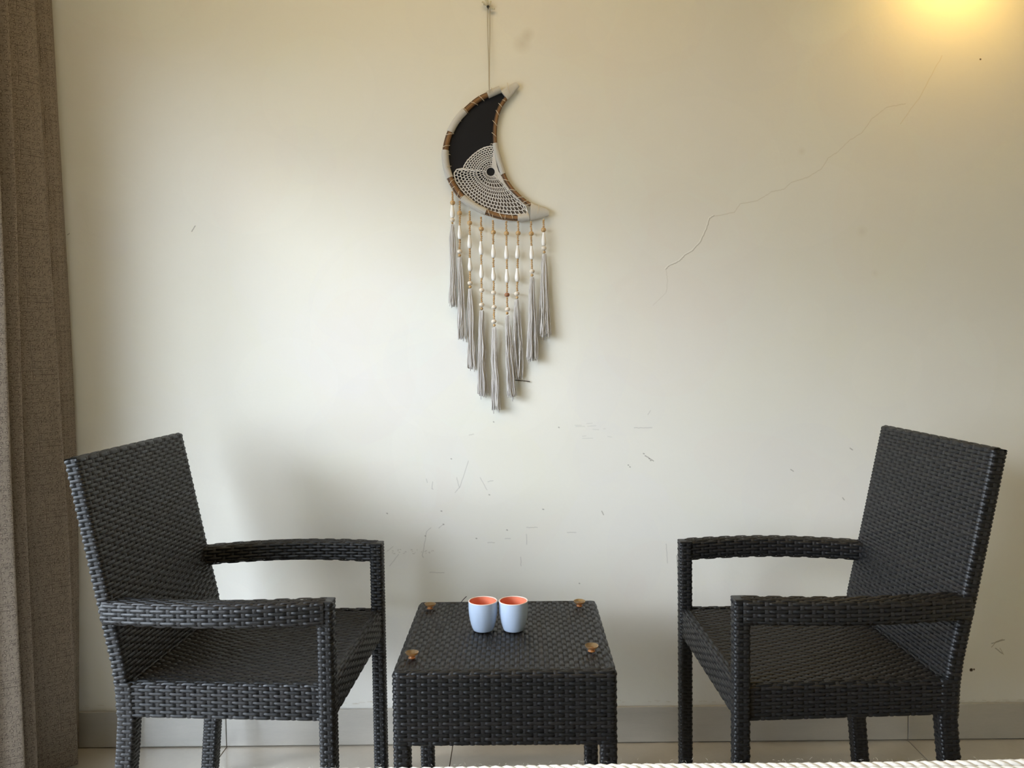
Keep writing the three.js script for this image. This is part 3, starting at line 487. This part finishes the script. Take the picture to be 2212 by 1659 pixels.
  const tasM = [std({ color: lin(0.55, 0.525, 0.505), roughness: 0.95 }), std({ color: lin(0.52, 0.495, 0.475), roughness: 0.95 })];
  for (const [x, y, seq, yt, yb, xt, xb, wide, q] of strings) {
    const total = [...seq].reduce((s, c) => s + spec[c][1], 0), stretch = (yt - 3 - y) / total, Z = 0.0155;
    const str = part('bead_string', tube([onPlane(x, y - (q === 0 ? 8 : 12), Z), onPlane(x, y, Z), onPlane(xt, yt + 3, Z)], 0.0006, 5), cream, t);
    let yy = y;
    for (const c of seq) {
      const [g, len] = spec[c], mid = yy + len * stretch / 2, f = (mid - y) / (yt - y); yy += len * stretch;
      const b = part('bead', g, c === 'B' ? golden : c === 'T' ? bone : c === 'W' ? pale : c === 'M' ? brown : smalls[Math.floor(rnd() * 4)], str);
      b.position.copy(onPlane(lerp(x, xt, f) + rr(-0.5, 0.5), mid, Z + rr(-0.0006, 0.0006))); b.rotation.set(0, rr(0, 6), rr(-0.05, 0.05));
      if (c === 'T') b.scale.set(1, stretch, 1);
    }
    part('tassel', tassel(xt, yt - 2, xb, yb, wide, q), tasM[q % 2], str);
  }
}
{
  const p = onPlane(1054.5, 19, 0.0);
  const t = thing('nail', 'black nail in the wall that carries the cord of the moon hanging', 'nail', [p.x, p.y, 0]);
  const n = new THREE.CylinderGeometry(0.0012, 0.0012, 0.016, 10); n.rotateX(Math.PI / 2); n.translate(0, 0, 0.006);
  part('shaft', n, std({ color: lin(0.02, 0.02, 0.02), roughness: 0.5, metalness: 0.5 }), t);
  const h = lathe([[0, -0.0009], [0.0031, -0.0007], [0.0036, 0], [0.003, 0.0009], [0, 0.0012]], 18); h.rotateX(Math.PI / 2); h.translate(0, 0, 0.0145);
  part('head', h, std({ color: lin(0.008, 0.008, 0.008), roughness: 0.6 }), t);
  const a = onPlane(1112, 821, 0.012), b = onPlane(1145, 824.5, 0.003);
  tag(part(numbered('twig'), tube(spline([a, a.clone().lerp(b, 0.5).add(V(0, 0.0003, 0.0004)), b], 8), 0.0011, 6), std({ color: lin(0.03, 0.024, 0.016), roughness: 0.8 }), scene), 'thin dark twig poking out sideways from behind the crossed grey tassels', 'twig');
}

// ------------------------------------------------------------------ bed edge with cotton rope throw in the foreground
{
  const bed = thing('bed', 'bed under the white rope throw at the bottom edge of the photo', 'bed', [0.25, 0, 1.56]);
  const sheet = std({ color: lin(0.62, 0.60, 0.56), roughness: 0.95 });
  part('base', rbox(1.95, 0.2, 0.98, 0, 0.14, 0, 0.02, 3), std({ color: lin(0.08, 0.05, 0.03), roughness: 0.6 }), bed);
  part('mattress', rbox(2.0, 0.21, 1.04, 0, 0.347, 0, 0.02, 4), sheet, bed);
  for (const sx of [-1, 1]) for (const sz of [-1, 1]) part('leg', box(0.06, 0.042, 0.06, sx * 0.9, 0.021, sz * 0.42), std({ color: lin(0.05, 0.03, 0.02), roughness: 0.6 }), bed);
  const th = thing('rope_throw', 'white twisted cotton rope throw along the bottom edge of the photo', 'throw');
  const cot = std({ color: lin(0.86, 0.84, 0.80), roughness: 0.95 }), R = 0.0064;
  const rope = (z, y, x0, x1, ph, lift) => {
    const gs = [];
    for (let s = 0; s < 3; s++) { const p = [], n = 230; for (let i = 0; i <= n; i++) { const x = lerp(x0, x1, i / n), a = x * 120 + s * 2.094 + ph; p.push(V(x, y + lift(x) + R * 0.62 * Math.cos(a), z + 0.004 * Math.sin(x * 5 + ph) + R * 0.62 * Math.sin(a))); } gs.push(tube(p, R * 0.62, 6, false, V(0, 1, 0.2))); }
    return mergeGeometries(gs);
  };
  const lift = (x) => 0.0035 * Math.sin(x * 2.6 + 0.5) + 0.0015 * Math.sin(x * 9) + (x < -0.35 ? -0.007 * Math.min(1, (-0.35 - x) / 0.3) : 0);
  for (let j = 0; j < 14; j++) part('rope', rope(1.031 + j * 0.0118, 0.4762 - (j === 0 ? 0.004 : 0) + (j % 2) * 0.001, -0.70, 1.2, j * 1.3, lift), cot, th);
  part('woven_back', rbox(1.92, 0.012, 0.30, 0.25, 0.4755, 1.345, 0.005, 2), cot, th);
  const fz = []; for (let i = 0; i < 420; i++) { const x = rr(-0.6, 1.1), y = 0.4815 + lift(x), z = 1.031 + rr(-0.006, 0.03), l = rr(0.002, 0.006), a = rr(-1.2, 1.2); fz.push(tube([V(x, y, z), V(x + l * 0.5 * Math.sin(a), y + l * 0.5 * Math.cos(a), z), V(x + l * Math.sin(a * 1.6), y + l * 0.85 * Math.cos(a * 1.3), z)], 0.00012, 3)); }
  part('fuzz', mergeGeometries(fz), cot, th, 'stuff');
}

// ------------------------------------------------------------------ lamps (both above the frame)
{
  const x = 1.1817, y = 2.16, zl = 0.16, t = thing('wall_lamp', 'small wall lamp above the top right corner, its warm light washing down the wall', 'lamp', [x, 0, 0]);
  part('back_plate', mergeGeometries([rbox(0.09, 0.12, 0.014, 0, y + 0.07, 0.007, 0.005), rbox(0.02, 0.02, 0.13, 0, y + 0.09, 0.07, 0.005)]), std({ color: lin(0.5, 0.5, 0.48), roughness: 0.4, metalness: 0.7 }), t);
  const c = lathe([[0.030, 0.0], [0.034, 0.0], [0.034, 0.13], [0.0, 0.13], [0.0, 0.126], [0.030, 0.126], [0.030, 0.0]], 32); c.translate(0, y, zl); part('shade', c, std({ color: lin(0.55, 0.54, 0.5), roughness: 0.45, metalness: 0.5, side: THREE.DoubleSide }), t);
  const b = new THREE.SphereGeometry(0.022, 20, 14); b.translate(0, y + 0.008, zl); part('bulb', b, std({ color: 0x000000, emissive: lin(1, 0.72, 0.34), emissiveIntensity: 2 }), t);
  const l = new THREE.PointLight(lin(1, 0.63, 0.15), LAMP.wall, 0, 2); l.position.set(x, y + 0.008, zl); l.castShadow = true; l.shadow.radius = 1.2; scene.add(l);
}
{
  const x = -0.2, z = 0.78, t = thing('ceiling_lamp', 'long warm ceiling lamp out of view above the wall hanging', 'lamp', [x, ROOM.y1, z]);
  part('housing', rbox(1.34, 0.03, 0.11, 0, -0.016, 0, 0.006, 2), std({ color: lin(0.7, 0.7, 0.68), roughness: 0.5 }), t);
  part('diffuser', rbox(1.30, 0.016, 0.09, 0, -0.038, 0, 0.006, 2), std({ color: lin(0.05, 0.05, 0.05), emissive: lin(1, 0.78, 0.44), emissiveIntensity: 1.5 }), t);
  const l = new THREE.RectAreaLight(lin(1, 0.74, 0.38), LAMP.ceiling, 1.30, 0.09); l.position.set(x, ROOM.y1 - 0.05, z); l.rotation.x = -Math.PI / 2; scene.add(l);
}

renderer.render(scene, camera);
